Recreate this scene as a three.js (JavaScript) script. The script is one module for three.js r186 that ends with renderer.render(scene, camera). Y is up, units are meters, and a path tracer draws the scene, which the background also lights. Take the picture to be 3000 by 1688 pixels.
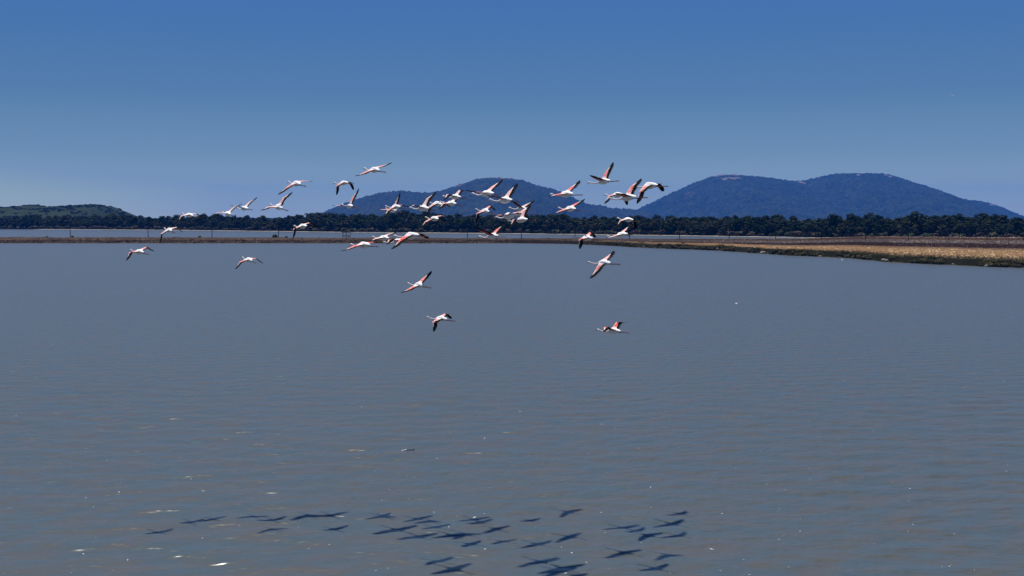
import * as THREE from 'three';
import { mergeGeometries } from 'three/addons/utils/BufferGeometryUtils.js';

// ---------------------------------------------------------------- camera, sky, sun, exposure
const scene = new THREE.Scene();
const EYE = 12;                                          // metres above the lagoon
const camera = new THREE.PerspectiveCamera(26.39, 1024 / 576, 0.5, 30000);
camera.position.set(0, EYE, 0);
camera.lookAt(0, EYE - 0.058056 * 100, -100);

const SKY = [                                              // elevation in degrees, linear colour
  [0, 0.36, 0.43, 0.38], [1, 0.31, 0.40, 0.36], [3, 0.162, 0.268, 0.352], [5.6, 0.088, 0.187, 0.322], [8, 0.064, 0.158, 0.335],
  [10.5, 0.051, 0.140, 0.345], [20, 0.040, 0.115, 0.32], [45, 0.028, 0.088, 0.27], [90, 0.022, 0.072, 0.235],
];
function skyColor(e) {
  let k = 0;
  while (k < SKY.length - 2 && e > SKY[k + 1][0]) k++;
  const a = SKY[k], b = SKY[k + 1], t = Math.min(1, Math.max(0, (e - a[0]) / (b[0] - a[0])));
  return [1, 2, 3].map((c) => a[c] + (b[c] - a[c]) * t);
}
{
  const w = 64, h = 1024, data = new Float32Array(w * h * 4);
  for (let y = 0; y < h; y++) {
    const c = skyColor(Math.max(0, ((y + 0.5) / h - 0.5) * 180));
    for (let x = 0; x < w; x++) data.set([c[0], c[1], c[2], 1], (y * w + x) * 4);
  }
  const sky = new THREE.DataTexture(data, w, h, THREE.RGBAFormat, THREE.FloatType);
  sky.mapping = THREE.EquirectangularReflectionMapping;
  sky.magFilter = THREE.LinearFilter;
  sky.needsUpdate = true;
  scene.background = sky;
  scene.environment = sky;
}
const SUN = new THREE.Vector3(-0.15, 1, -0.34).normalize();   // read from the flock's shadows
const sun = new THREE.DirectionalLight(new THREE.Color(1.0, 0.955, 0.88), 5.0);
sun.position.copy(SUN).multiplyScalar(600);
sun.castShadow = true;
sun.shadow.mapSize.set(4096, 4096);
sun.shadow.radius = 1.5;                                 // the sun with its bright aureole
sun.shadow.camera.left = -300; sun.shadow.camera.right = 300; sun.shadow.camera.top = 300; sun.shadow.camera.bottom = -300;
sun.shadow.camera.near = 1; sun.shadow.camera.far = 2500;
scene.add(sun, sun.target);
scene.fog = new THREE.FogExp2(new THREE.Color(0.012, 0.235, 1.0), 0.58e-4);

const renderer = new THREE.WebGLRenderer({ antialias: true });
renderer.toneMapping = THREE.LinearToneMapping;
renderer.toneMappingExposure = 1.2;
renderer.shadowMap.enabled = true;

// ---------------------------------------------------------------- helpers
function rng(seed) { let s = seed >>> 0; return () => { s = (s + 0x6d2b79f5) | 0; let t = Math.imul(s ^ (s >>> 15), 1 | s); t = (t + Math.imul(t ^ (t >>> 7), 61 | t)) ^ t; return ((t ^ (t >>> 14)) >>> 0) / 4294967296; }; }
const hash = (x, y) => { let h = Math.imul(x | 0, 374761393) + Math.imul(y | 0, 668265263); h = Math.imul(h ^ (h >>> 13), 1274126177); return ((h ^ (h >>> 16)) >>> 0) / 4294967296; };
function noise(x, y) {
  const i = Math.floor(x), j = Math.floor(y), u = x - i, v = y - j, a = u * u * (3 - 2 * u), b = v * v * (3 - 2 * v);
  return (hash(i, j) * (1 - a) + hash(i + 1, j) * a) * (1 - b) + (hash(i, j + 1) * (1 - a) + hash(i + 1, j + 1) * a) * b;
}
const fbm = (x, y, n = 4) => { let s = 0, a = 0.5, t = 0; for (let k = 0; k < n; k++) { s += a * noise(x, y); t += a; x = x * 2.03 + 17.1; y = y * 2.03 + 9.7; a *= 0.5; } return s / t; };
const lerp = (a, b, t) => a + (b - a) * t;
const step = (a, b, x) => { const t = Math.min(1, Math.max(0, (x - a) / (b - a))); return t * t * (3 - 2 * t); };
const mix3 = (a, b, t) => [lerp(a[0], b[0], t), lerp(a[1], b[1], t), lerp(a[2], b[2], t)];
const V = (x, y, z) => new THREE.Vector3(x, y, z);
function along(points, x) {                                  // piecewise linear height over x
  if (x <= points[0][0]) return points[0][1];
  for (let k = 1; k < points.length; k++) if (x <= points[k][0]) return lerp(points[k - 1][1], points[k][1], (x - points[k - 1][0]) / (points[k][0] - points[k - 1][0]));
  return points[points.length - 1][1];
}
const taken = {};
const numbered = (n) => { const k = taken[n] = (taken[n] ?? -1) + 1; return k ? n + '_' + String(k).padStart(3, '0') : n; };
function tag(o, label, category, group, kind) {
  o.userData = { label, category };
  if (group) o.userData.group = group;
  if (kind) o.userData.kind = kind;
  return o;
}
function put(o) { o.traverse((m) => { if (m.isMesh) { m.castShadow = true; m.receiveShadow = true; } }); scene.add(o); return o; }
const structure = (o, name, label, category) => { o.name = name; put(tag(o, label, category, null, 'structure')); return o; };
const std = (o) => new THREE.MeshPhysicalMaterial({ specularIntensity: 0.12, roughness: 0.9, metalness: 0, side: THREE.DoubleSide, ...o });
const lin = (r, g, b) => new THREE.Color().setRGB(r, g, b);
function gridMesh(nu, nv, at, color) {                        // at(i, j) -> [x, y, z], color(i, j) -> linear rgb
  const pos = new Float32Array((nu + 1) * (nv + 1) * 3), col = color ? new Float32Array(pos.length) : null, idx = [];
  for (let j = 0; j <= nv; j++) for (let i = 0; i <= nu; i++) {
    const k = (j * (nu + 1) + i) * 3;
    pos.set(at(i, j), k);
    if (col) col.set(color(i, j), k);
  }
  for (let j = 0; j < nv; j++) for (let i = 0; i < nu; i++) { const a = j * (nu + 1) + i, b = a + 1, c = a + nu + 1, d = c + 1; idx.push(a, b, d, a, d, c); }
  const g = new THREE.BufferGeometry();
  g.setAttribute('position', new THREE.BufferAttribute(pos, 3));
  if (col) g.setAttribute('color', new THREE.BufferAttribute(col, 3));
  g.setIndex(idx);
  g.computeVertexNormals();
  return g;
}
function soup(tris, colors) {                                 // flat array of positions
  const g = new THREE.BufferGeometry();
  g.setAttribute('position', new THREE.BufferAttribute(new Float32Array(tris), 3));
  if (colors) g.setAttribute('color', new THREE.BufferAttribute(new Float32Array(colors), 3));
  return g;
}
function scatter(name, label, category, geometry, material, items) {   // items: [x, y, z, sx, sy, sz, turn, r, g, b]
  const m = new THREE.InstancedMesh(geometry, material, items.length), d = new THREE.Object3D(), c = new THREE.Color();
  items.forEach((p, k) => {
    d.position.set(p[0], p[1], p[2]); d.scale.set(p[3], p[4], p[5]); d.rotation.set(0, p[6], 0); d.updateMatrix();
    m.setMatrixAt(k, d.matrix);
    if (p.length > 7) m.setColorAt(k, c.setRGB(p[7], p[8], p[9]));
  });
  m.name = name;
  put(tag(m, label, category, null, 'stuff'));
  return m;
}

// ---------------------------------------------------------------- water
const TAU = Math.PI * 2;
{
  // wind ripples: a sum of periodic waves on a 64 m tile, heading towards the camera with some spread
  const N = 2048, TILE = 64, h = new Float32Array(N * N), r = rng(11), waves = [];
  for (let k = 0; k < 120; k++) {
    const len = 0.22 * Math.pow(11, r()), dir = Math.PI / 2 + 0.2 + (r() + r() + r() - 1.5) * 1.25;
    const kx = Math.round(Math.cos(dir) * TILE / len), ky = Math.round(Math.sin(dir) * TILE / len);
    const L = TILE / Math.max(1, Math.hypot(kx, ky));
    waves.push([kx, ky, Math.pow(L, 1.12) * (0.5 + r()), r() * TAU]);
  }
  const tab = new Float32Array(N);
  for (let k = 0; k < N; k++) tab[k] = Math.sin(k / N * TAU);
  for (const [kx, ky, a, p] of waves) {
    const o = Math.round(p / TAU * N);
    for (let y = 0; y < N; y++) { let q = (ky * y + o) | 0; const row = y * N; for (let x = 0; x < N; x++) { h[row + x] += a * tab[q & (N - 1)]; q += kx; } }
  }
  let lo = 1e9, hi = -1e9;
  for (let k = 0; k < h.length; k++) { const v = h[k]; if (v < lo) lo = v; if (v > hi) hi = v; }
  const data = new Float32Array(N * N * 4);
  for (let k = 0; k < h.length; k++) { const v = (h[k] - lo) / (hi - lo); data[k * 4] = data[k * 4 + 1] = data[k * 4 + 2] = v; data[k * 4 + 3] = 1; }
  const ripples = new THREE.DataTexture(data, N, N, THREE.RGBAFormat, THREE.FloatType);
  ripples.wrapS = ripples.wrapT = THREE.RepeatWrapping;
  ripples.magFilter = THREE.LinearFilter;
  ripples.needsUpdate = true;
  ripples.repeat.set(1 / TILE, 1 / TILE);
  // silt stirred up in drifting streaks, on a tile of another size
  const S = 512, st = new Uint8Array(S * S * 4), q = rng(5);
  const lumps = [];
  for (let k = 0; k < 70; k++) { const kx = Math.round((q() - 0.5) * 40), ky = Math.round((q() - 0.5) * 56); lumps.push([kx, ky, 1 / (1 + 0.05 * Math.hypot(kx * 1.4, ky)), q() * TAU]); }
  for (let y = 0; y < S; y++) for (let x = 0; x < S; x++) {
    let v = 0;
    for (const [kx, ky, a, p] of lumps) v += a * Math.sin((kx * x + ky * y) / S * TAU + p);
    v = 0.5 + 0.5 * Math.tanh(v * 0.22);
    const k = (y * S + x) * 4, c = mix3([0.88, 0.955, 1.0], [1.0, 0.945, 0.91], v);
    st[k] = c[0] * 255; st[k + 1] = c[1] * 255; st[k + 2] = c[2] * 255; st[k + 3] = 255;
  }
  const silt = new THREE.DataTexture(st, S, S, THREE.RGBAFormat);
  silt.colorSpace = THREE.SRGBColorSpace;
  silt.wrapS = silt.wrapT = THREE.RepeatWrapping;
  silt.magFilter = THREE.LinearFilter;
  silt.needsUpdate = true;
  silt.repeat.set(1 / 37, 1 / 37);
  // the near water carries real wavelets; farther out the ripples are too fine to show as shape
  const swell = [], sr = rng(47);
  for (let k = 0; k < 22; k++) { const L = 0.9 * Math.pow(4.5, sr()), a = Math.PI / 2 + 0.25 + (sr() + sr() - 1) * 1.25; swell.push([Math.cos(a) * TAU / L, Math.sin(a) * TAU / L, 0.0029 * Math.pow(L, 0.9), sr() * TAU]); }
  const X0 = -44, X1 = 44, Z0 = -30, Z1 = -112, cell = 0.24, nu = Math.round((X1 - X0) / cell), nv = Math.round((Z0 - Z1) / cell);
  const near = gridMesh(nu, nv, (i, j) => {
    const x = lerp(X0, X1, i / nu), z = lerp(Z0, Z1, j / nv), edge = step(0, 9, Math.min(x - X0, X1 - x, Z0 - z)) * step(0, 40, z - Z1);
    let y = 0;
    for (const [kx, kz, a, p] of swell) y += a * Math.sin(kx * x + kz * z + p);
    return [x, y * edge, z];
  });
  const flat = (xa, xb, za, zb) => gridMesh(1, 1, (i, j) => [i ? xb : xa, 0, j ? zb : za]);
  const g = mergeGeometries([near, flat(-1600, X0, 500, -1560), flat(X1, 1600, 500, -1560), flat(X0, X1, 500, Z0), flat(X0, X1, Z1, -1560)]);
  const pos = g.attributes.position, uv = new Float32Array(pos.count * 2);
  for (let k = 0; k < pos.count; k++) { uv[k * 2] = pos.getX(k); uv[k * 2 + 1] = -pos.getZ(k); }
  g.setAttribute('uv', new THREE.BufferAttribute(uv, 2));
  const water = new THREE.Mesh(g, new THREE.MeshPhysicalMaterial({ color: lin(0.074, 0.082, 0.078), map: silt, roughness: 0.28, ior: 1.333, bumpMap: ripples, bumpScale: 0.19 }));
  structure(water, 'water', 'turbid grey-blue lagoon ruffled by small wind ripples', 'water');
}

// ---------------------------------------------------------------- mountains, hill, plain
{
  const scrub = std({ vertexColors: true, roughness: 1 });
  function range(name, label, ridge, depth, front, back, cell, rock, seed) {
    const x0 = ridge[0][0] - 40, x1 = ridge[ridge.length - 1][0] + 40, nu = Math.round((x1 - x0) / cell), nv = Math.round((front + back) / cell / 1.6);
    const top = Math.max(...ridge.map((p) => p[1]));
    const shape = (X, d) => {                                   // d: metres in front (+) of the ridge
      const r = along(ridge, X), foot = Math.min(1, Math.max(0.12, r / top)), s = Math.min(1, d >= 0 ? d / (front * foot) : -d / (back * foot));
      const spur = (fbm(X / 340 + seed, d / 700, 3) - 0.5) * 70 * step(0.02, 0.35, s) * (1 - step(0.75, 1, s));
      const y = Math.max(-3, r) * Math.pow(Math.max(0, 1 - Math.pow(s, 1.25)), 1.05) + spur * Math.min(1, Math.max(0, r) / 200);
      return y;
    };
    const P = (i, j) => [x0 + (x1 - x0) * i / nu, front - (front + back) * j / nv];
    const g = gridMesh(nu, nv, (i, j) => {
      const [X, d] = P(i, j), bush = hash(i + 5, j * 3 + 1) * 5 + Math.pow(hash(i * 7 + 1, j + 11), 4) * 9;
      return [X + (hash(i, j) - 0.5) * cell * 0.5, shape(X, d) + bush - 5, -depth + d];
    }, (i, j) => {
      const [X, d] = P(i, j), n = fbm(X / 60 + seed, d / 70, 4), f = hash(i + 7, j + 3);
      let c = mix3([0.005, 0.011, 0.007], [0.036, 0.047, 0.026], Math.pow(n, 1.3) * 0.55 + f * f * 0.75);
      let k = 0;
      for (const [rx, rd, sx, sd, amount] of rock) k = Math.max(k, amount * Math.exp(-(((X - rx) / sx) ** 2) - (((d - rd) / sd) ** 2)));
      if (k * 1.5 > fbm(X / 26 + 3, d / 40 + seed, 3) + f * 0.25) c = mix3(c, [0.20, 0.155, 0.125], Math.min(1, 0.25 + 0.6 * k));
      return c;
    });
    return structure(new THREE.Mesh(g, scrub), name, label, 'mountain');
  }
  const A = [[-1204, -17], [-1106, 22], [-999, 68], [-892, 107], [-824, 129], [-756, 146], [-640, 159], [-508, 148], [-423, 153], [-351, 176], [-260, 206], [-192, 224], [-116, 234], [-37, 231], [58, 217], [140, 190], [240, 167], [316, 136], [388, 99], [438, 82], [506, 76], [574, 61], [656, 57], [737, 45], [893, 2]];
  range('mountain', 'wooded blue mountain with two rounded tops behind the middle of the forest', A, 7000, 1500, 500, 10, [[-97, 25, 95, 45, 0.75], [-290, 150, 55, 110, 0.4], [265, 600, 140, 300, 0.25]], 3.7);
  const B = [[707, 0], [855, 59], [916, 88], [1027, 141], [1095, 174], [1177, 209], [1254, 245], [1379, 289], [1444, 302], [1543, 300], [1654, 293], [1762, 282], [1873, 264], [1939, 257], [2026, 263], [2120, 286], [2211, 308], [2352, 311], [2559, 308], [2614, 294], [2697, 263], [2780, 235], [2891, 198], [2993, 155], [3088, 137], [3241, 118], [3336, 92], [3431, 51], [3536, -4], [3608, -35]];
  range('mountain_001', 'wooded blue mountain with a saddle between two flat tops on the right', B, 8500, 2000, 600, 11, [[1490, 40, 105, 70, 1.1], [1650, 30, 50, 40, 0.8], [1410, 330, 20, 45, 1.2], [1455, 340, 20, 55, 1.3], [1500, 320, 22, 50, 1.1], [1955, 170, 13, 100, 1.2], [2330, 190, 13, 45, 1.2], [2535, 220, 16, 65, 1.3], [1170, 450, 115, 260, 0.3], [3260, 150, 22, 45, 0.9], [3070, 40, 26, 35, 0.9]], 8.2);
  const C = [[-1250, 8], [-1006.4, 19.9], [-914.8, 23.6], [-903.2, 26.9], [-881.8, 30.5], [-857.9, 33.3], [-846.3, 33.3], [-837.9, 30.3], [-812.9, 29.7], [-784.7, 32.7], [-751.2, 33.9], [-723.2, 31.7], [-707.4, 26.9], [-692.3, 17.5], [-682.1, 10.8], [-671.2, 4.1], [-650, 0]];
  const hillY = (X, d) => along(C, X) * Math.pow(Math.max(0, 1 - Math.pow(Math.abs(d) / (d > 0 ? 400 : 200), 1.3)), 1.0) + (fbm(X / 45, d / 60, 3) - 0.5) * 7 * step(0, 40, d) * Math.min(1, along(C, X) / 20);
  const hill = gridMesh(150, 110, (i, j) => { const X = -1200 + 560 * i / 150, d = 400 - 600 * j / 110; return [X, hillY(X, d) - 1.2 + noise(X / 5, d / 5) * 1.2, -2200 + d]; },
    (i, j) => mix3([0.008, 0.018, 0.006], [0.026, 0.036, 0.013], fbm(i / 9 + 2, j / 9, 4)));
  structure(new THREE.Mesh(hill, scrub), 'hill', 'low scrubby green hill rising behind the trees at the left', 'hill');
  const items = [], r = rng(91);
  for (let k = 0; k < 3600; k++) {
    const X = -1190 + 545 * r(), d = -30 + 400 * Math.pow(r(), 1.3), s = 1.0 + 2.4 * Math.pow(r(), 2), y = hillY(X, d);
    if (y < 2 || fbm(X / 45 + 5, d / 50, 3) < 0.40) continue;
    const c = mix3([0.007, 0.013, 0.006], [0.022, 0.028, 0.012], r());
    items.push([X, y - 0.8, -2200 + d, s * 1.2, s, s * 1.2, r() * 6, ...c]);
  }
  globalThis.hillItems = items;
  const plain = gridMesh(60, 24, (i, j) => { const t = j / 24; return [lerp(-2600, 5200, i / 60), 0.35, lerp(-1050, -12000, t * t)]; }, (i, j) => mix3([0.014, 0.022, 0.010], [0.03, 0.036, 0.016], hash(i, j)));
  plain.translate(0, 0, -120);
  structure(new THREE.Mesh(plain, scrub), 'plain', 'flat wooded land between the forest edge and the mountains', 'ground');
}

// ---------------------------------------------------------------- the far shore and the spit
const SHORE = [[-1250, -1490], [-618, -1238], [-494, -1187], [-304, -1097], [-131, -946], [0, -866], [107, -773], [188, -677], [265, -637], [305, -610], [520, -500], [1100, -200]];
const shoreAt = (s) => { const k = Math.min(SHORE.length - 2, Math.floor(s)), t = s - k; return [lerp(SHORE[k][0], SHORE[k + 1][0], t), lerp(SHORE[k][1], SHORE[k + 1][1], t)]; };
{
  const n = 640, rows = [[0, -0.15, 0], [1.5, 0.08, 1], [4, 0.2, 0.7], [8, 0.32, 0.1], [14, 0.5, 0], [120, 0.6, 0], [400, 0.45, 0]];
  const g = gridMesh(n, rows.length - 1, (i, j) => {
    const [x, z] = shoreAt(i / n * (SHORE.length - 1)), w = (fbm(x / 14, z / 14, 3) - 0.5) * 5;
    return [x + rows[j][0] * 0.35, rows[j][1] + (j > 2 ? (hash(i, j) - 0.5) * 0.1 : 0), z - rows[j][0] + (j < 4 ? w : 0)];
  }, (i, j) => mix3([0.055, 0.05, 0.035], [0.36, 0.33, 0.29], rows[j][2] * (0.7 + 0.3 * hash(i, j))));
  structure(new THREE.Mesh(g, std({ vertexColors: true, roughness: 1 })), 'forest_shore', 'pale sandy edge and dark ground at the foot of the forest', 'ground');
}
// stations of the spit: [front x, front z, back x, back z, 0 left dyke .. 1 right marsh]
const SPIT = [[-700, -560, -760, -645, 0], [-278.8, -557.9, -319.2, -638.9, 0], [-231.8, -556.4, -266, -638.9, 0], [-154.3, -555.7, -176.5, -635.8, 0], [-77.1, -555, -86.5, -623.5, 0], [0, -555, 0, -608.9, 0], [24.1, -542.5, 27, -603, 0.15], [39.7, -510.5, 49, -597, 0.4], [52.3, -470.5, 66, -594, 0.7], [72.8, -437.1, 97, -589, 1], [85.1, -382.9, 136, -592, 1], [98.5, -354.6, 178, -650, 1], [99.4, -325.2, 203, -662, 1], [109.3, -302.4, 236, -648, 1], [119.8, -287.3, 268, -630, 1], [133.6, -266.9, 308, -604, 1], [170, -215, 520, -498, 1], [300, -110, 1100, -198, 1]];
const spitStation = (s) => { const k = Math.min(SPIT.length - 2, Math.floor(s)), t = s - k; return SPIT[k].map((v, q) => lerp(v, SPIT[k + 1][q], t)); };
function spitPoint(s, d) {                                     // d metres in from the front water's edge -> position, share across, width
  const [fx, fz, bx, bz, m] = spitStation(s), w = Math.hypot(bx - fx, bz - fz), t = d / w;
  const x = lerp(fx, bx, t), z = lerp(fz, bz, t), wob = (fbm(x / 9, z / 9, 3) - 0.5) * 3.4 * (1 - step(0, 14, d)) * (0.5 + m);
  const bank = 1.15 * step(-0.3, 4.5, d) + 0.25 * step(4, 14, d);
  const dip = m * (-0.55 * step(0.30, 0.42, t) * (1 - step(0.62, 0.76, t)));
  const fall = (1 - m) * -1.6 * step(w - 5, w, d);
  const y = bank + dip + fall + (fbm(x / 5, z / 5, 3) - 0.5) * 0.5 * step(1, 6, d) - 0.12;
  return [x, y, z + wob, t, w, m];
}
const BANDS = [[0, 0.055, 0.055, 0.028], [0.05, 0.085, 0.065, 0.035], [0.09, 0.30, 0.20, 0.105], [0.13, 0.40, 0.275, 0.15], [0.24, 0.43, 0.30, 0.165], [0.31, 0.32, 0.21, 0.115], [0.37, 0.24, 0.18, 0.135], [0.42, 0.075, 0.043, 0.030], [0.58, 0.070, 0.040, 0.028], [0.63, 0.17, 0.135, 0.11], [0.74, 0.18, 0.14, 0.11], [0.79, 0.14, 0.085, 0.048], [0.93, 0.17, 0.10, 0.052], [0.98, 0.40, 0.34, 0.27], [1, 0.40, 0.35, 0.29]];
function spitColor(x, z, d, t, w, m) {
  const u = Math.min(1, Math.max(0, t + (fbm(x / 30, z / 9, 4) - 0.5) * 0.06));
  let k = 0;
  while (k < BANDS.length - 2 && u > BANDS[k + 1][0]) k++;
  const a = BANDS[k], b = BANDS[k + 1], q = (u - a[0]) / (b[0] - a[0]);
  const marsh = mix3(a.slice(1), b.slice(1), Math.min(1, Math.max(0, q)));
  let dyke = mix3([0.12, 0.082, 0.058], [0.28, 0.20, 0.13], fbm(x / 12, z / 6, 4) * 1.25 - 0.15);
  if (d > w - 9) dyke = mix3(dyke, [0.40, 0.33, 0.25], step(w - 9, w - 7.5, d) * (1 - step(w - 5, w - 4, d)) * (0.6 + 0.4 * noise(x / 7, 3)));
  if (d > w - 4) dyke = mix3(dyke, [0.03, 0.035, 0.02], step(w - 4, w - 3, d));
  dyke = mix3(mix3([0.06, 0.043, 0.030], [0.10, 0.075, 0.05], noise(x / 4, z / 4)), dyke, step(3, 9, d));
  let c = mix3(dyke, marsh, m);
  if (d < 0.6) c = mix3([0.30, 0.27, 0.23], c, step(0.2, 0.6, d));
  const f = 0.62 + 0.22 * fbm(x / 6, z / 3, 3);
  return [c[0] * f, c[1] * f, c[2] * f];
}
{
  const nu = 760, ds = [-1, 0, 0.5, 1, 1.7, 2.6, 4, 6, 8, 10, 13, 16, 20, 24, 28, 32, 36, 39, 41.5, 43, 44.5, 46, 47.5, 49, 51];
  const nv = 62;
  const dist = (j, w) => j < 13 ? ds[j] : lerp(16 + 4, w, (j - 12) / (nv - 12));
  const cache = (i, j) => { const s = i / nu * (SPIT.length - 1), st = spitStation(s), w = Math.hypot(st[2] - st[0], st[3] - st[1]); const d = dist(j, w); return [d, spitPoint(s, d)]; };
  const g = gridMesh(nu, nv, (i, j) => { const [, p] = cache(i, j); return [p[0], j === 0 ? -0.6 : p[1], p[2]]; }, (i, j) => { const [d, p] = cache(i, j); return spitColor(p[0], p[2], d, p[3], p[4], p[5]); });
  structure(new THREE.Mesh(g, std({ vertexColors: true, roughness: 1 })), 'spit', 'long low spit of brown marsh and dry grass across the lagoon', 'ground');
}

// ---------------------------------------------------------------- vegetation shapes
function leafBall(seed, n, size, squash = 0.8) {                // small leaf faces through a ball of radius 1
  const r = rng(seed), t = [];
  for (let k = 0; k < n; k++) {
    const p = V(r() * 2 - 1, r() * 2 - 1, r() * 2 - 1);
    if (p.lengthSq() < 0.01) continue;
    p.normalize().multiplyScalar(0.62 + 0.38 * r());
    const nrm = p.clone().normalize().add(V(r() - 0.5, r() - 0.5, r() - 0.5).multiplyScalar(1.3)).normalize(), a = V(r() - 0.5, r() - 0.5, r() - 0.5).cross(nrm).normalize(), b = nrm.clone().cross(a), s = size * (0.6 + 0.8 * r());
    const q = [a.clone().multiplyScalar(s), a.clone().multiplyScalar(-0.5 * s).addScaledVector(b, 0.85 * s), a.clone().multiplyScalar(-0.5 * s).addScaledVector(b, -0.85 * s)];
    for (const e of q) t.push(p.x + e.x, (p.y + e.y) * squash, p.z + e.z);
  }
  return soup(t);
}
const shrubShapes = [leafBall(1, 120, 0.3), leafBall(2, 200, 0.21, 0.65)];
const tuftShape = (() => {
  const r = rng(8), t = [];
  for (let k = 0; k < 16; k++) {
    const a = r() * TAU, o = r() * 0.45, x = Math.cos(a) * o, z = Math.sin(a) * o, b = r() * TAU, w = 0.07, lx = (r() - 0.5) * 0.45, lz = (r() - 0.5) * 0.45, h = 0.55 + 0.45 * r();
    t.push(x - Math.cos(b) * w, -0.1, z - Math.sin(b) * w, x + Math.cos(b) * w, -0.1, z + Math.sin(b) * w, x + lx, h, z + lz);
  }
  return soup(t);
})();
const leafMat = std({ color: lin(1, 1, 1), roughness: 1 });
scatter('hillside_scrub', 'dark bushes covering the low hill at the left', 'scrub', shrubShapes[0], leafMat, globalThis.hillItems);

// dry grass and low shrubs all over the spit
{
  const r = rng(21), tufts = [], shrubs = [];
  for (let k = 0; k < 90000; k++) {
    const s = 1 + r() * (SPIT.length - 3), st = spitStation(s), w = Math.hypot(st[2] - st[0], st[3] - st[1]), d = k % 3 === 0 ? 0.8 + 9 * r() : 1 + (w - 11) * Math.pow(r(), 0.8);
    const p = spitPoint(s, d), c = spitColor(p[0], p[2], d, p[3], p[4], p[5]), f = 1.75 + 0.7 * r(), h = 0.25 + 0.35 * r();
    tufts.push([p[0], p[1], p[2], h * 1.5, h, h * 1.5, r() * 6, c[0] * f, c[1] * f, c[2] * f]);
  }
  scatter('dry_grass', 'tufts of dry brown and straw-coloured grass on the spit', 'grass', tuftShape, std({ color: lin(1, 1, 1), roughness: 1, transmission: 0.35, thickness: 0 }), tufts);
  for (let k = 0; k < 1500; k++) {
    const s = 1 + r() * (SPIT.length - 3), m = spitStation(s)[4], near = r() < 0.25 + 0.6 * m, d = near ? 0.9 + 4.2 * Math.pow(r(), 1.2) : 2 + 26 * r(), p = spitPoint(s, d);
    if (near && fbm(p[0] / 8 + 4, p[2] / 8, 2) < 0.43) continue;
    if (!near && r() < m) continue;
    const q = near ? 0.35 + 0.75 * r() * (0.45 + 0.55 * m) : 0.25 + 0.4 * r(), c = m > 0.3 ? mix3([0.035, 0.042, 0.018], [0.10, 0.085, 0.040], r()) : mix3([0.06, 0.05, 0.03], [0.17, 0.12, 0.085], r());
    shrubs.push([p[0], p[1] + q * 0.35, p[2], q * 1.25, q, q * 1.25, r() * 6, ...c]);
  }
  scatter('shoreline_shrubs', 'low dark saltmarsh shrubs along the spit\'s water edge', 'shrubs', shrubShapes[1], leafMat, shrubs);
}
// pale stones at the right water's edge
{
  const r = rng(33), stone = std({ color: lin(0.20, 0.175, 0.15), roughness: 0.95 });
  const shapes = [0, 1, 2].map((v) => { const g = new THREE.IcosahedronGeometry(1, 1), p = g.attributes.position; for (let k = 0; k < p.count; k++) { const f = 0.75 + 0.5 * noise(p.getX(k) * 1.7 + v * 9, p.getY(k) * 1.7 + p.getZ(k) * 2.3); p.setXYZ(k, p.getX(k) * f * 1.25, p.getY(k) * f * 0.62, p.getZ(k) * f); } g.computeVertexNormals(); return g; });
  for (let k = 0; k < 30; k++) {
    const s = 7.5 + 8 * r(), p = spitPoint(s, 0.3 + 1.6 * r()), m = new THREE.Mesh(shapes[k % 3], stone);
    m.name = numbered('shore_stone'); const q = 0.25 + 0.5 * r() * r() + (k % 11 === 0 ? 0.5 : 0);
    m.position.set(p[0], Math.max(0.05, p[1]) + q * 0.1, p[2]); m.scale.setScalar(q); m.rotation.y = r() * 6;
    put(tag(m, 'pale stone among shrubs at the water\'s edge on the right', 'stone', 'stones at the water\'s edge'));
  }
}
// leafy bushes standing on the left dyke
for (const [x, z, q, where] of [[-239, -632, 0.7, 'small dark bush on the spit, leftmost of the bushes'], [-226, -632, 0.85, 'dark bush beside the second pole from the left'], [-159, -626, 0.9, 'round dark bush alone on the spit between two poles'], [-119.4, -619, 1.5, 'largest bush on the spit, at the foot of a pole'], [-113, -616, 0.85, 'low bush right of the largest bush on the spit']]) {
  const o = new THREE.Group(); o.name = numbered('bush'); o.position.set(x, 1.2, z);
  const f = new THREE.Mesh(leafBall(Math.round(q * 100), 220, 0.24, 0.75), std({ color: lin(0.045, 0.06, 0.022), roughness: 1 })); f.name = 'foliage'; f.scale.setScalar(q); f.position.y = q * 0.55;
  const t = new THREE.Mesh(new THREE.CylinderGeometry(0.05, 0.09, q * 0.8, 6), std({ color: lin(0.08, 0.055, 0.04) })); t.name = 'stem'; t.position.y = q * 0.3;
  o.add(f, t); put(tag(o, where, 'bush', 'bushes on the spit'));
}

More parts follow.
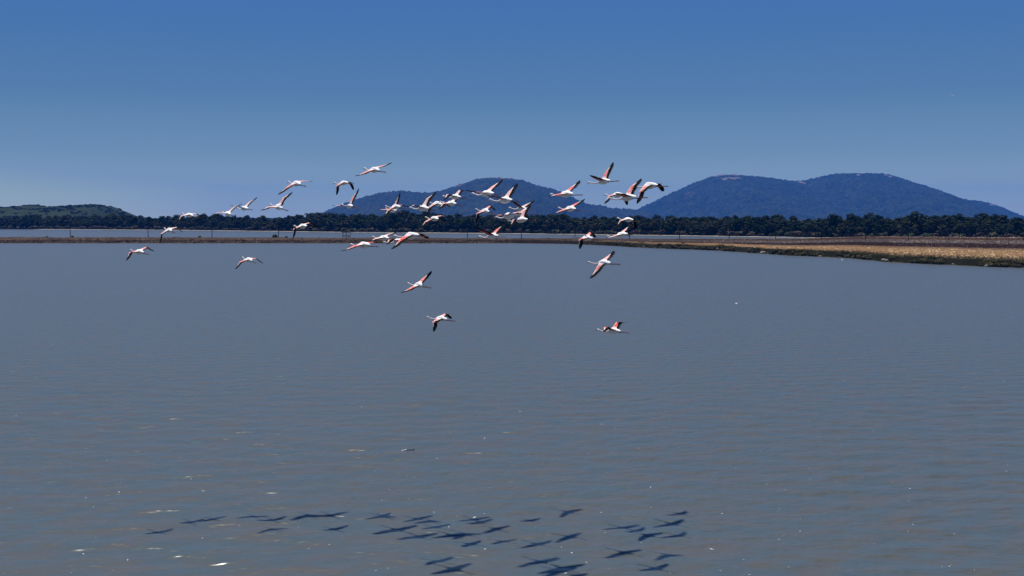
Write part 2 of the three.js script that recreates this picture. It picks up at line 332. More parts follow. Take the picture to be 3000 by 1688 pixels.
// ---------------------------------------------------------------- the pine wood
{
  const greens = [[0.018, 0.034, 0.012], [0.026, 0.040, 0.016], [0.036, 0.042, 0.020], [0.016, 0.028, 0.013], [0.052, 0.056, 0.034], [0.042, 0.055, 0.026]].map((c) => std({ color: lin(...c), roughness: 1 }));
  const bark = std({ color: lin(0.10, 0.075, 0.06), roughness: 1 });
  const shapes = [];
  for (let v = 0; v < 9; v++) {
    const r = rng(500 + v), H = 1, parts = [], limbs = [new THREE.CylinderGeometry(0.007, 0.016, 0.86, 6).translate(0, 0.43, 0)], n = 15 + Math.floor(r() * 7), wide = 0.24 + 0.09 * r(), low = 0.12 + 0.22 * r();
    for (let k = 0; k < n; k++) {
      const u = (k + r()) / n, y = lerp(low, 0.95, u), prof = Math.sin(Math.PI * Math.min(1, 0.28 + 0.66 * u)), a = k * 2.4 + r(), o = wide * prof * (0.25 + 0.75 * Math.sqrt(r())), q = lerp(0.10, 0.145, r()) * (0.75 + 0.5 * prof);
      const c = V(Math.cos(a) * o, y, Math.sin(a) * o);
      parts.push(leafBall(900 + v * 40 + k, 58, 0.34, 0.72).scale(q, q, q).translate(c.x, c.y, c.z));
      const limb = new THREE.CylinderGeometry(0.003, 0.006, 1, 4).translate(0, 0.5, 0), from = V(0, Math.max(0.1, y - 0.12), 0), to = c.clone().sub(from);
      limb.scale(1, to.length(), 1).applyQuaternion(new THREE.Quaternion().setFromUnitVectors(V(0, 1, 0), to.normalize())).translate(from.x, from.y, from.z);
      limbs.push(limb);
    }
    shapes.push([mergeGeometries(parts), mergeGeometries(limbs.map((g) => g.toNonIndexed()))]);
  }
  const r = rng(77), back = shapes.map(() => []);
  const heightAt = (x, z) => { const k = x / -z; return 11.7 + 2.7 * (fbm(k * 34 + 3, z / 60, 3) - 0.5) * 2 + 2.4 * Math.exp(-(((k + 0.153) / 0.028) ** 2)) + 2.0 * Math.exp(-(((k + 0.088) / 0.02) ** 2)) - 1.2 * Math.exp(-(((k + 0.204) / 0.034) ** 2)); };
  let count = 0;
  const L = SHORE.length - 1;
  for (let row = 0; row < 12; row++) {
    for (let s = 0.3; s < L - 0.9;) {
      const [x, z] = shoreAt(s), seg = Math.min(L - 1, Math.floor(s)), len = Math.hypot(SHORE[seg + 1][0] - SHORE[seg][0], SHORE[seg + 1][1] - SHORE[seg][1]);
      s += (row < 2 ? 6.2 : 7.5) * (0.7 + 0.6 * r()) / len;
      const px = x + (r() - 0.5) * 3 + row * 2.4, pz = z - 12 - row * 7.5 - r() * 4;
      if (Math.abs(px / -pz) > 0.66) continue;
      const v = Math.floor(r() * shapes.length), h = heightAt(px, pz) * (0.66 + 0.5 * r() * r() + 0.1 * r()) * (row === 0 ? 0.62 + 0.3 * r() : 1), turn = r() * TAU, wide = 0.95 + 0.6 * r();
      if (row < 2 && count < 290 && Math.abs(px / -pz) < 0.43) {
        count++;
        const o = new THREE.Group(); o.name = numbered('pine_tree'); o.position.set(px, 0.45, pz); o.rotation.y = turn; o.scale.set(h * wide, h, h * wide);
        const t = new THREE.Mesh(shapes[v][1], bark), c = new THREE.Mesh(shapes[v][0], greens[Math.floor(r() * greens.length)]); t.name = 'trunk'; c.name = 'crown';
        o.add(t, c); put(tag(o, 'dark green pine in the front rows of the wood across the lagoon', 'tree', 'pines along the far shore'));
      } else back[v].push([px, 0.45, pz, h * wide, h, h * wide, turn, ...mix3([0.016, 0.030, 0.011], [0.034, 0.043, 0.019], r())]);
    }
  }
  back.forEach((items, v) => scatter(numbered('pine_wood'), 'mass of dark pines behind the front rows on the far shore', 'wood', shapes[v][0], leafMat, items));
  const scrub = [];
  for (let k = 0; k < 2000; k++) {
    const s = 0.4 + (L - 1.4) * r(), [x, z] = shoreAt(s), q = 0.7 + 2.1 * Math.pow(r(), 3), o = 6 + 9 * r();
    const c = r() < 0.6 ? mix3([0.055, 0.042, 0.034], [0.10, 0.085, 0.06], r()) : mix3([0.04, 0.05, 0.025], [0.08, 0.085, 0.05], r());
    scrub.push([x + o * 0.3, 0.4 + q * 0.5, z - o, q * 1.3, q, q * 1.3, r() * 6, ...c]);
  }
  scatter('undergrowth', 'brownish undergrowth along the foot of the pines', 'scrub', shrubShapes[0], leafMat, scrub);
}

// ---------------------------------------------------------------- poles and gazebo on the dyke
{
  const wood = std({ color: lin(0.045, 0.04, 0.036) });
  const pole = new THREE.Group();
  const post = new THREE.Mesh(new THREE.CylinderGeometry(0.13, 0.19, 7.4, 8).translate(0, 3.5, 0), wood); post.name = 'post';
  const arm = new THREE.Mesh(new THREE.BoxGeometry(0.5, 0.1, 0.1).translate(0, 6.75, 0.12), wood); arm.name = 'bracket';
  pole.add(post, arm);
  for (const s of [-1, 1]) { const i = new THREE.Mesh(new THREE.CylinderGeometry(0.035, 0.05, 0.16, 6).translate(s * 0.2, 6.88, 0.12), wood); i.name = 'insulator'; pole.add(i); }
  const spots = [[-263.1, -629.6], [-225.1, -626.4], [-184.4, -623], [-151.3, -620.1], [-117.3, -617.3], [-51.8, -608], [-21.9, -602.1], [4.6, -597], [30.4, -591.9], [56.1, -586.9], [79.4, -582.4], [102, -577.4], [122.9, -572.7], [143, -568.2], [162.2, -563.9], [180.5, -559.8], [197.5, -556], [213.5, -552.5], [228.5, -549.1]];
  const ORDINAL = ['leftmost', ...'second third fourth fifth sixth seventh eighth ninth tenth eleventh twelfth thirteenth fourteenth fifteenth sixteenth seventeenth eighteenth'.split(' ').map((w) => w + ' from the left'), 'rightmost'];
  for (const [x, z] of spots) {
    const nth = spots.findIndex((q) => q[0] === x); const p = pole.clone(); p.name = numbered('utility_pole'); p.position.set(x, 1.05, z); p.rotation.y = 0.1;
    put(tag(p, 'dark thin pole, ' + ORDINAL[nth] + ' in the row on the spit', 'pole', 'poles along the spit'));
  }
  const g = new THREE.Group(); g.name = 'gazebo'; g.position.set(-84, 1.15, -624); g.rotation.y = 0.12;
  const part = (name, geo, mat = wood) => { const m = new THREE.Mesh(geo, mat); m.name = name; g.add(m); };
  const W = 1.85, D = 1.1, Hh = 3.0;
  for (const x of [-W, -0.1, W]) for (const z of [-D, D]) part('post', new THREE.BoxGeometry(0.24, Hh, 0.24).translate(x, Hh / 2 - 0.1, z));
  for (const z of [-D, D]) part('beam', new THREE.BoxGeometry(2 * W + 0.3, 0.16, 0.13).translate(0, Hh - 0.02, z));
  const tiles = std({ color: lin(0.20, 0.165, 0.13) });
  const ridge = Hh + 0.72;
  for (const s of [-1, 1]) {
    const slope = Math.atan2(ridge - Hh, W + 0.25), len = Math.hypot(ridge - Hh, W + 0.25);
    part('roof_slope', new THREE.BoxGeometry(len, 0.07, 2 * D + 0.5).translate(s * len / 2, 0, 0).rotateZ(-s * slope).translate(0, ridge + 0.02, 0), tiles);
  }
  for (const [x, z] of [[-1.0, -0.75], [0.85, -0.75]]) {
    part('bench_seat', new THREE.BoxGeometry(1.35, 0.08, 0.42).translate(x, 0.48, z));
    part('bench_back', new THREE.BoxGeometry(1.45, 0.36, 0.06).translate(x, 1.12, z - 0.25));
  }
  part('brace', new THREE.BoxGeometry(0.1, 1.5, 0.1).rotateZ(0.75).translate(1.1, 0.7, 0.4));
  part('brace', new THREE.BoxGeometry(0.1, 1.5, 0.1).rotateZ(-0.75).translate(1.1, 0.7, 0.55));
  put(tag(g, 'small open wooden gazebo with pitched roof on the spit', 'gazebo'));
}

// ---------------------------------------------------------------- birds
const RAD = Math.PI / 180;
function loft(rings, seg = 10) {                                // rings: [x, y, z, half height, half width, r, g, b] along a line
  const nu = rings.length - 1;
  const g = gridMesh(seg, nu, (i, j) => { const a = i / seg * TAU, R = rings[j]; return [R[0], R[1] + Math.cos(a) * R[3], R[2] + Math.sin(a) * R[4]]; }, (i, j) => rings[j].slice(5));
  return g.toNonIndexed();
}
function feather(base, dir, nrm, len, wid, color, out) {
  const side = new THREE.Vector3().crossVectors(dir, nrm).normalize();
  const at = (l, w, up = 0) => base.clone().addScaledVector(dir, len * l).addScaledVector(side, wid * w).addScaledVector(nrm, up);
  const p = [at(0, -0.32), at(0, 0.32), at(0.6, 0.5, 0.004), at(0.6, -0.5, -0.004), at(0.9, 0.3, 0.002), at(0.9, -0.34), at(1, 0)];
  for (const k of [0, 1, 2, 0, 2, 3, 3, 2, 4, 3, 4, 5, 5, 4, 6]) { out.pos.push(p[k].x, p[k].y, p[k].z); out.col.push(...color); }
}
function wing(side, e1, s1, e2, s2, o) {
  const dirOf = (e, s) => V(Math.sin(s), Math.cos(s) * Math.sin(e), side * Math.cos(s) * Math.cos(e));
  const d1 = dirOf(e1, s1), d2 = dirOf(e1 + e2, s1 + s2), S = V(0.1, 0.05, 0.07 * side), Wp = S.clone().addScaledVector(d1, o.arm), rnd = rng(o.seed + (side > 0 ? 1 : 2));
  const chord = (d) => V(-1, 0, 0).addScaledVector(d, d.x).normalize(), c1 = chord(d1), c2 = chord(d2);
  const nOf = (d, c) => new THREE.Vector3().crossVectors(d, c).multiplyScalar(-side).normalize(), n1 = nOf(d1, c1), n2 = nOf(d2, c2);
  const stations = [];
  for (let k = 0; k <= 6; k++) { const t = -0.16 + 1.16 * k / 6; stations.push([S.clone().addScaledVector(d1, o.arm * t), c1, n1, lerp(o.chord[0], o.chord[1], Math.max(0, t)) * (1 + 0.35 * (1 - step(0, 0.35, t))), t]); }
  stations[6][1] = c1.clone().add(c2).normalize(); stations[6][2] = n1.clone().add(n2).normalize();
  for (let k = 1; k <= 5; k++) { const t = 0.66 * k / 5; stations.push([Wp.clone().addScaledVector(d2, o.hand * t), c2, n2, lerp(o.chord[1] * 0.62, 0.018, Math.pow(k / 5, 0.8)), 1 + t]); }
  const prof = [[-0.16, 0], [-0.06, 0.014], [0.3, 0.020], [0.7, 0.012], [1, 0.003], [0.9, -0.004], [0.4, -0.003], [0, -0.010], [-0.16, 0]];
  const paint = (q, t) => {
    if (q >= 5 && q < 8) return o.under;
    const white = t < 0.3 ? 1 - step(0.16, 0.3, t) * 0.7 : t > 1.15 ? 0.75 : q === 4 ? 0.55 : q <= 1 ? 0.45 : 0.12;
    return mix3(o.covert, o.body, Math.min(1, white + (rnd() - 0.5) * 0.5));
  };
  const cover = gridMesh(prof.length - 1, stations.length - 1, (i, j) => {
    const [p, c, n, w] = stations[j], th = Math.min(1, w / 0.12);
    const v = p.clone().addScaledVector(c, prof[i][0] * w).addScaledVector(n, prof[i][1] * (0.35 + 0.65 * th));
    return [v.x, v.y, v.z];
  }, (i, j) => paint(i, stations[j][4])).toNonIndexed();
  const sec = { pos: [], col: [] }, pri = { pos: [], col: [] };
  for (let k = 0; k < 12; k++) {
    const t = 0.02 + 0.98 * k / 11, w = lerp(o.chord[0], o.chord[1], t), base = S.clone().addScaledVector(d1, o.arm * t).addScaledVector(c1, w * 0.55).addScaledVector(n1, 0.001 + 0.0006 * k);
    feather(base, c1.clone().addScaledVector(d1, 0.05 + 0.12 * t + (rnd() - 0.5) * 0.07).normalize(), n1, o.secondary * (0.92 + 0.16 * rnd()) * (t < 0.2 ? 1.12 : 1), o.arm / 7.5, o.flight, sec);
  }
  for (let k = 0; k < 10; k++) {
    const u = k / 9, a = lerp(6, 86, Math.pow(u, 0.85)) * RAD + (rnd() - 0.5) * 0.07, t = 0.02 + 0.56 * u;
    const base = Wp.clone().addScaledVector(d2, o.hand * t).addScaledVector(c2, lerp(0.03, 0.0, u)).addScaledVector(n2, 0.0008 * k);
    const dir = c2.clone().multiplyScalar(Math.cos(a)).addScaledVector(d2, Math.sin(a)).addScaledVector(n2, 0.10 * u).normalize();
    feather(base, dir, n2, lerp(o.secondary * 0.98, o.hand * 0.44, Math.pow(u, 1.5)) * (1 + 0.22 * Math.sin(Math.PI * u)), 0.075 * o.hand / 0.45, o.flight, pri);
  }
  return [cover, soup(pri.pos, pri.col), soup(sec.pos, sec.col)];
}
const plumage = std({ vertexColors: true, roughness: 0.9 });
function bird(name, row, make) {
  const [x, y, z, s, yaw, pit, rol, ...w] = row;
  const f0 = V(-Math.cos(yaw * RAD), 0, -Math.sin(yaw * RAD)), up = V(0, 1, 0), r0 = new THREE.Vector3().crossVectors(f0, up), cp = Math.cos(pit * RAD), sp = Math.sin(pit * RAD), cr = Math.cos(rol * RAD), sr = Math.sin(rol * RAD);
  const f = f0.clone().multiplyScalar(cp).addScaledVector(up, sp), u = up.clone().multiplyScalar(cp).addScaledVector(f0, -sp), right = r0.clone().multiplyScalar(cr).addScaledVector(u, sr), u3 = u.clone().multiplyScalar(cr).addScaledVector(r0, -sr);
  const o = new THREE.Group(); o.name = numbered(name); o.position.set(x, y, z); o.scale.setScalar(s);
  o.quaternion.setFromRotationMatrix(new THREE.Matrix4().makeBasis(f, u3, right));
  const add = (n, g, parent) => { g.deleteAttribute('uv'); if (!g.attributes.normal) g.computeVertexNormals(); const m = new THREE.Mesh(g, plumage); m.name = n; parent.add(m); return m; };
  add('body', make.body(), o);
  [[-1, 0], [1, 4]].forEach(([side, k]) => {
    const [cover, pri, sec] = wing(side, w[k] * RAD, w[k + 1] * RAD, w[k + 2] * RAD, w[k + 3] * RAD, make.wing);
    const m = add('wing', cover, o);
    add('primary_feathers', pri, m); add('secondary_feathers', sec, m);
  });
  return put(o);
}
function smoothBody(g) { g.computeVertexNormals(); return g; }
function flamingoBody(pink) {
  const w = mix3([0.86, 0.84, 0.81], [0.86, 0.76, 0.72], pink * 0.45), n = mix3([0.78, 0.72, 0.68], [0.80, 0.60, 0.56], pink), leg = mix3([0.085, 0.05, 0.048], [0.17, 0.055, 0.052], pink * 0.5), k = [0.015, 0.013, 0.013];
  const trunk = loft([[-0.33, 0.02, 0, 0.004, 0.012, ...w], [-0.28, 0.025, 0, 0.018, 0.06, ...w], [-0.2, 0.02, 0, 0.055, 0.085, ...w], [-0.1, 0.0, 0, 0.10, 0.105, ...w], [0.0, -0.005, 0, 0.118, 0.12, ...w], [0.09, -0.005, 0, 0.112, 0.11, ...w], [0.16, -0.012, 0, 0.085, 0.083, ...w], [0.215, -0.022, 0, 0.052, 0.05, ...w], [0.26, -0.034, 0, 0.027, 0.027, ...n], [0.34, -0.05, 0, 0.024, 0.024, ...n], [0.43, -0.05, 0, 0.022, 0.022, ...n], [0.52, -0.034, 0, 0.021, 0.021, ...n], [0.59, -0.012, 0, 0.019, 0.018, ...n], [0.635, 0.004, 0, 0.03, 0.026, ...w], [0.675, 0.008, 0, 0.035, 0.029, ...w], [0.71, 0.002, 0, 0.027, 0.022, ...w], [0.728, -0.005, 0, 0.019, 0.015, 0.75, 0.45, 0.42], [0.752, -0.018, 0, 0.018, 0.014, 0.7, 0.36, 0.34], [0.768, -0.034, 0, 0.016, 0.013, ...k], [0.776, -0.056, 0, 0.011, 0.009, ...k], [0.774, -0.075, 0, 0.002, 0.002, ...k]]);
  const legs = [-1, 1].map((s) => loft([[-0.14, -0.05, 0.03 * s, 0.03, 0.022, ...w], [-0.24, -0.045, 0.03 * s, 0.014, 0.013, ...w], [-0.29, -0.042, 0.028 * s, 0.009, 0.009, ...leg], [-0.44, -0.038, 0.024 * s, 0.0085, 0.0085, ...leg], [-0.455, -0.038, 0.024 * s, 0.013, 0.012, ...leg], [-0.47, -0.038, 0.024 * s, 0.0085, 0.0085, ...leg], [-0.63, -0.035, 0.02 * s, 0.008, 0.008, ...leg], [-0.655, -0.036, 0.02 * s, 0.011, 0.013, ...leg], [-0.70, -0.04, 0.021 * s, 0.010, 0.026, ...leg], [-0.735, -0.048, 0.021 * s, 0.004, 0.018, ...leg]], 7));
  return mergeGeometries([trunk, ...legs]);
}
const FLOCK = [   // x, y, z, size, heading, climb, bank, then shoulder lift and sweep, wrist lift and sweep of the near and of the far wing, pinkness, label
  [-15.127, 10.581, -49.853, 0.899, 39.8, 5.8, 13.7, 2.4, 0.7, -47.3, -21.3, 4.3, 3.8, -47.8, -16.8, 0.75, 'coral-winged flamingo lowest on the far left, wings arched down over the water'],
  [-14.368, 11.437, -51.55, 0.838, 54.3, 7.7, 21.7, -17.3, 7.1, -47.9, -16.0, -14.8, 9.3, -45.2, -14.7, 0.05, 'white flamingo crossing the far-left end of the spit, black near wing hanging down'],
  [-13.673, 12.067, -52.163, 0.845, 44.2, 7.6, 7.6, -10.1, -0.7, -30.4, -21.4, -9.0, 3.4, -31.6, -17.9, 0.15, 'pale flamingo grazing the left treetops, bowed wings, neck out of sight'],
  [-12.184, 12.133, -52.768, 0.885, 55.3, 6.5, 17.6, 18.5, -1.8, -13.7, -24.7, 21.0, 1.3, -12.5, -21.1, 0.1, 'white flamingo just above the left trees, far wing crossed by a neighbour\'s wing'],
  [-11.011, 12.343, -50.629, 0.858, 47.7, 3.3, 13.6, 24.6, -1.7, -8.6, -17.9, 26.2, 1.4, -8.6, -16.5, 0.05, 'pale flamingo whose near wing crosses the white one above the left trees'],
  [-10.044, 12.415, -52.95, 1.047, 50.2, 9.5, 27.2, 22.2, -1.1, -15.0, -22.1, 26.3, 1.0, -17.2, -20.1, 0.3, 'flamingo in open sky left of the hills, brownish underwings, far wing raised, feet dangling'],
  [-9.32, 13.432, -53.307, 1.083, 51.7, 7.1, 20.4, -16.7, 10.1, -4.0, -11.4, -17.0, 9.7, -5.8, -13.8, 0.6, 'pink flamingo in the left sky, long near wing slanting down to the left'],
  [-11.052, 10.194, -51.579, 0.879, 51.8, 7.9, 11.0, -15.0, 4.7, -26.8, -21.5, -16.1, 8.2, -32.7, -18.6, 0.85, 'coral flamingo alone over the left water, wings bowed and both legs trailing down'],
  [-8.632, 11.609, -50.697, 0.909, 47.2, 0.7, 17.3, -7.7, 1.5, -53.0, -22.0, -4.8, 4.0, -44.0, -19.3, 0.3, 'flamingo before the left forest with its dark near wing hanging straight down'],
  [-5.608, 13.909, -50.283, 1.061, 49.5, 6.0, 19.7, -8.4, 7.3, 9.7, -14.9, -8.0, 6.1, 5.3, -16.6, 0.55, 'topmost flamingo of the left half, wings spread almost flat in the sky'],
  [-7.279, 13.46, -53.308, 0.894, 41.2, 0.9, 12.7, -21.4, 2.6, -48.9, -19.2, -20.3, 5.3, -48.5, -12.9, 0.45, 'flamingo arching both wings down in the sky left of the middle mountain'],
  [-6.998, 12.47, -52.891, 0.989, 55.6, 5.2, 27.7, 24.5, 1.8, 5.1, -18.4, 28.3, 2.0, 3.4, -17.3, 0.8, 'coral flamingo at the left foot of the middle mountain, far wing raised high'],
  [-4.835, 12.41, -51.157, 0.925, 44.2, 2.6, 16.4, -17.8, 1.5, -9.8, -20.4, -16.5, 3.3, -13.5, -17.6, 0.65, 'flamingo with coral near wing pointing down, in front of a half hidden flamingo'],
  [-5.041, 12.285, -52.153, 0.912, 55.8, 6.5, 29.1, 27.5, 2.9, 3.5, -17.7, 32.1, 3.4, 8.8, -16.6, 0.35, 'flamingo half hidden behind the one with the coral down-pointing wing'],
  [-3.633, 12.343, -50.172, 1.099, 42.4, 2.6, 19.2, 30.1, -3.7, -13.2, -24.5, 32.6, -3.4, -11.5, -22.1, 0.2, 'white flamingo before the middle mountain, long dark far wing raised over its back'],
  [-3.144, 12.549, -51.888, 0.942, 49.2, 9.1, 15.5, -19.4, 3.8, -33.2, -14.5, -17.1, 5.3, -33.0, -10.5, 0.2, 'white flamingo with drooping mottled wings, black near wingtip touching the treetops'],
  [-2.273, 12.789, -49.219, 0.934, 39.3, 3.6, 12.5, 19.8, -0.6, -45.5, -24.1, 22.2, 1.9, -36.7, -18.2, 0.1, 'white flamingo at the top of the tight cluster, near wing bent over its own head'],
  [-0.95, 12.868, -46.572, 1.165, 45.8, 0.9, 14.2, 15.5, 4.9, 4.4, -8.6, 16.4, 1.0, -2.6, -6.9, 0.4, 'flamingo gliding below the middle mountain\'s summit, far wing pointing at the ridge'],
  [-2.519, 12.553, -50.889, 0.917, 41.9, 6.3, 16.7, 6.6, 0.9, -28.2, -20.2, 9.3, 3.0, -24.2, -18.1, 0.15, 'white flamingo at the bottom right of the tight cluster, dark near wing lowered'],
  [-3.297, 11.917, -52.163, 0.938, 52.0, 5.4, 17.7, -11.3, 3.9, -14.3, -18.1, -9.6, 5.3, -14.4, -15.5, 0.45, 'flamingo against the trees under the tight cluster, pale near wing slanting down'],
  [-0.259, 12.611, -45.307, 1.08, 41.0, 1.8, 14.5, 23.1, 4.5, -2.0, -10.5, 24.7, 2.3, -2.5, -8.5, 0.3, 'flamingo on the middle mountain\'s right flank, white neck stretched, black-tipped wing raised'],
  [-1.146, 12.243, -52.133, 0.866, 48.3, 8.2, 23.4, -3.8, 4.8, -53.2, -17.8, -0.6, 8.8, -53.0, -12.8, 0.6, 'small pink flamingo before the middle mountain, thin far wing bent down like a hook'],
  [0.399, 12.35, -53.613, 0.977, 39.7, 4.0, 0.5, 20.6, -7.7, 1.8, -12.3, 20.6, -7.2, 4.9, -13.0, 0.15, 'flamingo with both wings lifted in a wide V, upper bird of the overlapping group'],
  [-0.102, 12.03, -45.423, 1.162, 49.7, -3.0, 7.0, 1.7, 0.7, 5.1, -4.2, 3.3, -3.6, 2.5, -7.5, 0.6, 'flamingo with dark outer near wing stretched level at the left of the overlapping group'],
  [0.337, 11.883, -44.436, 0.895, 39.0, -2.8, 23.6, 21.1, -2.8, -45.4, -8.2, 27.7, -0.3, -21.2, -7.9, 0.5, 'lowest flamingo of the overlapping group, pink far wing raised, belly in shade'],
  [-0.779, 11.234, -48.416, 1.029, 42.8, -1.4, 5.6, 27.2, 1.9, -6.8, -5.7, 27.5, 0.5, -8.2, -4.9, 1.0, 'flamingo with bright red far wing raised, just above the spit near the centre'],
  [2.086, 12.875, -47.711, 1.149, 44.9, 0.3, 17.9, 6.9, 1.3, 2.1, -9.7, 9.7, -1.6, 1.1, -1.3, 0.85, 'coral flamingo on the mountain\'s right shoulder with fingered tip on its raised wing'],
  [2.415, 12.33, -51.163, 1.059, 51.4, 3.4, 19.5, -1.5, 5.8, 5.6, -13.2, 0.4, 3.9, 3.6, -13.3, 0.9, 'coral flamingo with wings spread in one slanting line before the low saddle'],
  [3.525, 13.365, -47.572, 1.041, 43.7, -2.8, 20.4, 32.7, -5.5, -2.6, -12.6, 34.9, -6.0, -4.5, -14.1, 0.95, 'highest flamingo of the right group, red far wing upright and near wing dark'],
  [4.293, 12.889, -50.053, 0.986, 47.5, 1.0, 0.8, -18.2, 5.3, -29.4, -16.8, -20.3, 5.9, -36.2, -12.1, 0.5, 'flamingo with drooping wings partly hidden behind a larger one in the right sky'],
  [3.958, 12.66, -42.204, 1.081, 37.9, -2.0, 19.8, 29.1, -8.7, -7.4, -10.9, 30.7, -10.2, -15.5, -14.8, 0.8, 'large flamingo in the right sky, mottled coral far wing raised, neck held low'],
  [4.832, 13.094, -43.23, 1.089, 45.0, 0.3, 16.5, -20.8, 3.0, -29.3, -10.5, -18.6, 1.3, -33.0, -3.4, 0.5, 'rightmost flamingo, large black near wing hanging down beside the others\' feet'],
  [5.017, 11.875, -53.091, 0.918, 48.7, 6.0, 0.5, -18.1, 5.9, -26.6, -17.2, -21.0, 8.7, -37.2, -10.3, 0.05, 'white flamingo skimming the treetops on the right, wings arched down'],
  [3.056, 11.136, -50.27, 0.915, 38.0, 4.5, 19.7, 0.9, 2.6, -56.0, -23.5, 3.2, 6.6, -56.7, -15.7, 0.75, 'flamingo over the right end of the spit, far wing bent at a sharp angle'],
  [4.559, 11.243, -51.335, 1.081, 45.5, -5.5, 18.1, 3.7, 6.5, 5.5, -6.0, 5.4, 4.4, -0.0, -0.3, 0.3, 'white flamingo gliding low over the spit on the right, wings in one slanting line'],
  [3.341, 10.313, -44.896, 1.001, 41.6, 0.3, 33.0, -16.5, 3.3, 8.2, -6.7, -12.2, 3.1, 4.1, -3.3, 0.6, 'flamingo over the right water seen from above, wings spread wide with ragged black edges'],
  [-3.723, 9.274, -48.943, 1.005, 46.8, 3.7, 28.2, 0.2, 5.1, 9.8, -11.7, 3.2, 5.1, 2.0, -8.9, 0.85, 'coral flamingo over the middle water with wings stretched in one slanting line'],
  [-2.744, 8.085, -47.097, 0.927, 32.1, 3.0, 18.0, -7.0, 0.2, -42.8, -26.4, -5.2, 3.9, -46.2, -17.7, 0.7, 'flamingo low over the middle water, both wings bent down at the wrist'],
  [3.983, 7.51, -48.204, 1.075, 39.0, 0.1, 9.6, 26.2, -0.5, -37.8, -31.4, 26.3, -0.3, -42.9, -24.8, 1.0, 'lowest flamingo on the right, red far wing raised and folded at the wrist'],
  [-6.059, 10.846, -50.205, 1.242, 45.0, 0.3, 10.7, -8.0, 7.6, 1.5, -14.2, -9.0, 2.8, -5.4, -14.6, 1.0, 'red-winged flamingo at the waterline near the gazebo, near wing slanting down left'],
  [-5.445, 11.102, -52.107, 0.991, 40.0, 3.7, 12.9, 0.7, -0.1, -2.9, -17.8, 2.1, -0.2, -3.4, -16.0, 0.15, 'white flamingo just right of the gazebo, wings spread along one slanting line'],
  [-4.268, 11.076, -46.05, 0.987, 33.7, -3.0, 5.7, 7.6, 2.2, -30.7, -31.1, 7.3, 3.7, -26.2, -25.3, 0.7, 'flamingo partly hidden behind the red-winged one over the spit, near wing bent down'],
  [-3.698, 11.31, -45.045, 1.202, 37.8, -1.7, 13.0, -18.0, 6.6, -5.3, -10.8, -18.4, 2.4, -16.0, -9.2, 1.0, 'large flamingo over the spit with a broad red near wing reaching to the water'],
  [0.327, 12.1, -49.585, 1.031, 35.1, -5.0, 9.4, 8.9, 3.9, 3.4, -12.4, 9.5, 2.5, 6.3, -11.6, 0.2, 'flamingo mostly hidden in the middle of the overlapping group, legs trailing right'],
];
FLOCK.forEach((row, k) => {
  const label = row[16], pink = row[15];
  const o = bird('flamingo', row.slice(0, 15), {
    body: () => flamingoBody(pink),
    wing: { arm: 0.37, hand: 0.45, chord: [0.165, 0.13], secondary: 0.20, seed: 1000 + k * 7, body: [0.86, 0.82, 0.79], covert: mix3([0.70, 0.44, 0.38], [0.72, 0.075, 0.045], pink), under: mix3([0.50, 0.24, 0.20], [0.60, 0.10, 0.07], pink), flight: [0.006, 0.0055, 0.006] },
  });
  tag(o, label, 'flamingo', 'flock of flying flamingos');
});
// a gull high up and two small waders low over the water
function smallBody(top, legs) {
  const k = [0.02, 0.018, 0.018];
  const parts = [loft([[-0.30, 0.02, 0, 0.006, 0.05, ...top], [-0.2, 0.015, 0, 0.035, 0.05, ...top], [-0.05, 0, 0, 0.075, 0.075, ...top], [0.1, 0, 0, 0.07, 0.068, ...top], [0.19, 0.015, 0, 0.042, 0.042, ...top], [0.25, 0.02, 0, 0.042, 0.038, ...top], [0.30, 0.015, 0, 0.022, 0.02, ...top], [0.33, 0.01, 0, 0.012, 0.01, ...k], [0.40, 0.0, 0, 0.004, 0.004, ...k]])];
  if (legs) parts.push(...[-1, 1].map((s) => loft([[-0.12, -0.04, 0.02 * s, 0.014, 0.012, ...legs], [-0.3, -0.035, 0.02 * s, 0.007, 0.007, ...legs], [-0.5, -0.03, 0.02 * s, 0.010, 0.012, ...legs]], 6)));
  return mergeGeometries(parts);
}
const white = [0.78, 0.78, 0.77];
tag(bird('gull', [86.33, 35.56, -241.8, 1.05, -40, 6, -8, 34, 0, -42, -14, 38, 0, -30, -12], { body: () => smallBody(white), wing: { arm: 0.30, hand: 0.38, chord: [0.13, 0.11], secondary: 0.10, seed: 3, body: white, covert: [0.70, 0.71, 0.73], under: white, flight: [0.62, 0.63, 0.66] } }), 'lone white gull high in the sky at the upper right', 'gull');
tag(bird('wading_bird', [40.33, 6.68, -149.9, 0.62, 12, -4, 20, 30, 0, -20, -10, 40, 0, -12, -10], { body: () => smallBody(white, [0.15, 0.16, 0.2]), wing: { arm: 0.30, hand: 0.38, chord: [0.12, 0.10], secondary: 0.10, seed: 5, body: white, covert: [0.72, 0.72, 0.72], under: white, flight: [0.05, 0.05, 0.055] } }), 'small white wading bird with black wingtips flying beside the right bank', 'wading bird', 'small waders over the water');
tag(bird('wading_bird', [21.93, 3.55, -119.7, 0.56, 8, 0, 5, -16, 0, -12, -10, -10, 0, -10, -10], { body: () => smallBody(white, [0.15, 0.16, 0.2]), wing: { arm: 0.30, hand: 0.38, chord: [0.12, 0.10], secondary: 0.10, seed: 6, body: white, covert: [0.70, 0.70, 0.71], under: white, flight: [0.05, 0.05, 0.055] } }), 'small pale wading bird low over open water right of the middle', 'wading bird', 'small waders over the water');

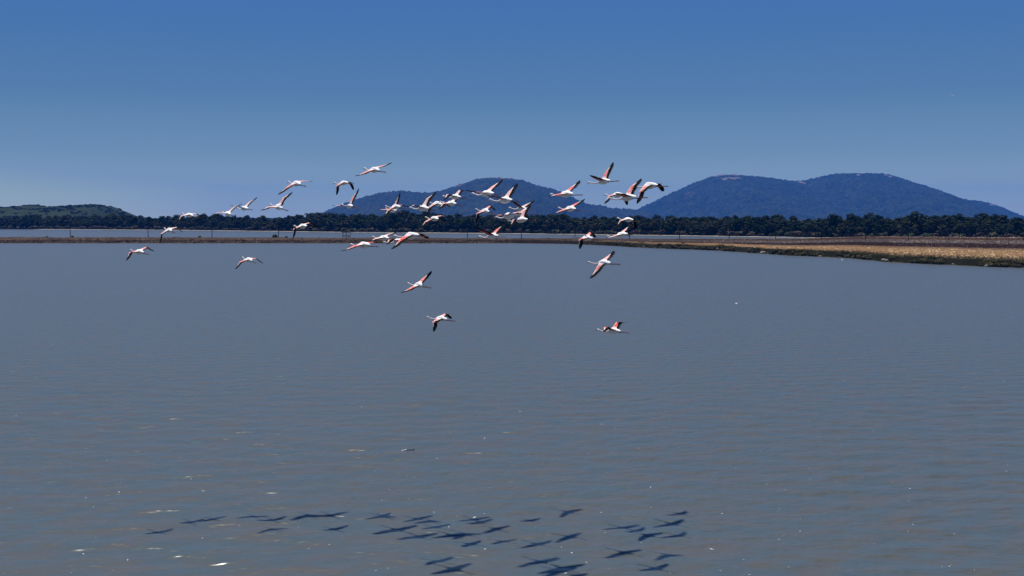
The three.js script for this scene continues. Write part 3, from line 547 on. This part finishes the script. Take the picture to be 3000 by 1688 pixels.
// ---------------------------------------------------------------- moulted feathers drifting on the water
{
  const r = rng(64), items = [], shape = soup([-0.5, 0, 0, 0, 0.10, -0.2, 0.5, 0.16, 0, -0.5, 0, 0, 0.5, 0.16, 0, 0, 0.10, 0.2]);
  for (let k = 0; k < 800; k++) {
    const z = -36 - 260 * Math.pow(r(), 1.7), x = (r() * 2 - 1) * -z * 0.46, q = 0.05 + 0.09 * r() * r(), f = 0.6 + 0.3 * r();
    items.push([x, 0.012, z, q, q, q, r() * 6, f, f * 0.97, f * 0.93]);
  }
  for (const [x, z] of [[-21.1, -122.1], [-35.1, -101.5], [-19.2, -81.4], [-13.5, -53.1], [-5.6, -62.5], [-4.9, -75.2], [0.5, -75.1], [-5.4, -53.3], [-1.5, -48.4], [-1, -43.7], [7.2, -43.7], [1.8, -40.7], [-49.2, -131.1]]) items.push([x, 0.012, z, 0.17, 0.2, 0.17, r() * 6, 0.75, 0.70, 0.66]);
  scatter('drifting_feathers', 'tiny white feathers scattered over the lagoon', 'feathers', shape, leafMat, items);
}
{
  const o = new THREE.Group(); o.name = 'driftwood'; o.position.set(-5.3, 0.02, -62.5); o.scale.setScalar(0.75);
  const wood = std({ color: lin(0.035, 0.03, 0.026) }), pale = std({ color: lin(0.7, 0.68, 0.64) });
  const stick = new THREE.Mesh(new THREE.TubeGeometry(new THREE.CatmullRomCurve3([V(-0.16, 0, 0), V(0, 0.03, 0.02), V(0.16, 0.01, -0.02), V(0.32, 0.05, 0.02)]), 12, 0.028, 6), wood); stick.name = 'stick';
  const knot = new THREE.Mesh(new THREE.IcosahedronGeometry(0.055, 1).scale(1.4, 0.8, 1).translate(0.34, 0.05, 0.02), wood); knot.name = 'knot';
  const tip = new THREE.Mesh(new THREE.IcosahedronGeometry(0.06, 1).scale(1.3, 0.8, 1).translate(-0.22, 0.03, 0), pale); tip.name = 'pale_tip';
  o.add(stick, knot, tip); put(tag(o, 'short dark stick with a pale tip floating in open water', 'driftwood'));
}
renderer.render(scene, camera);
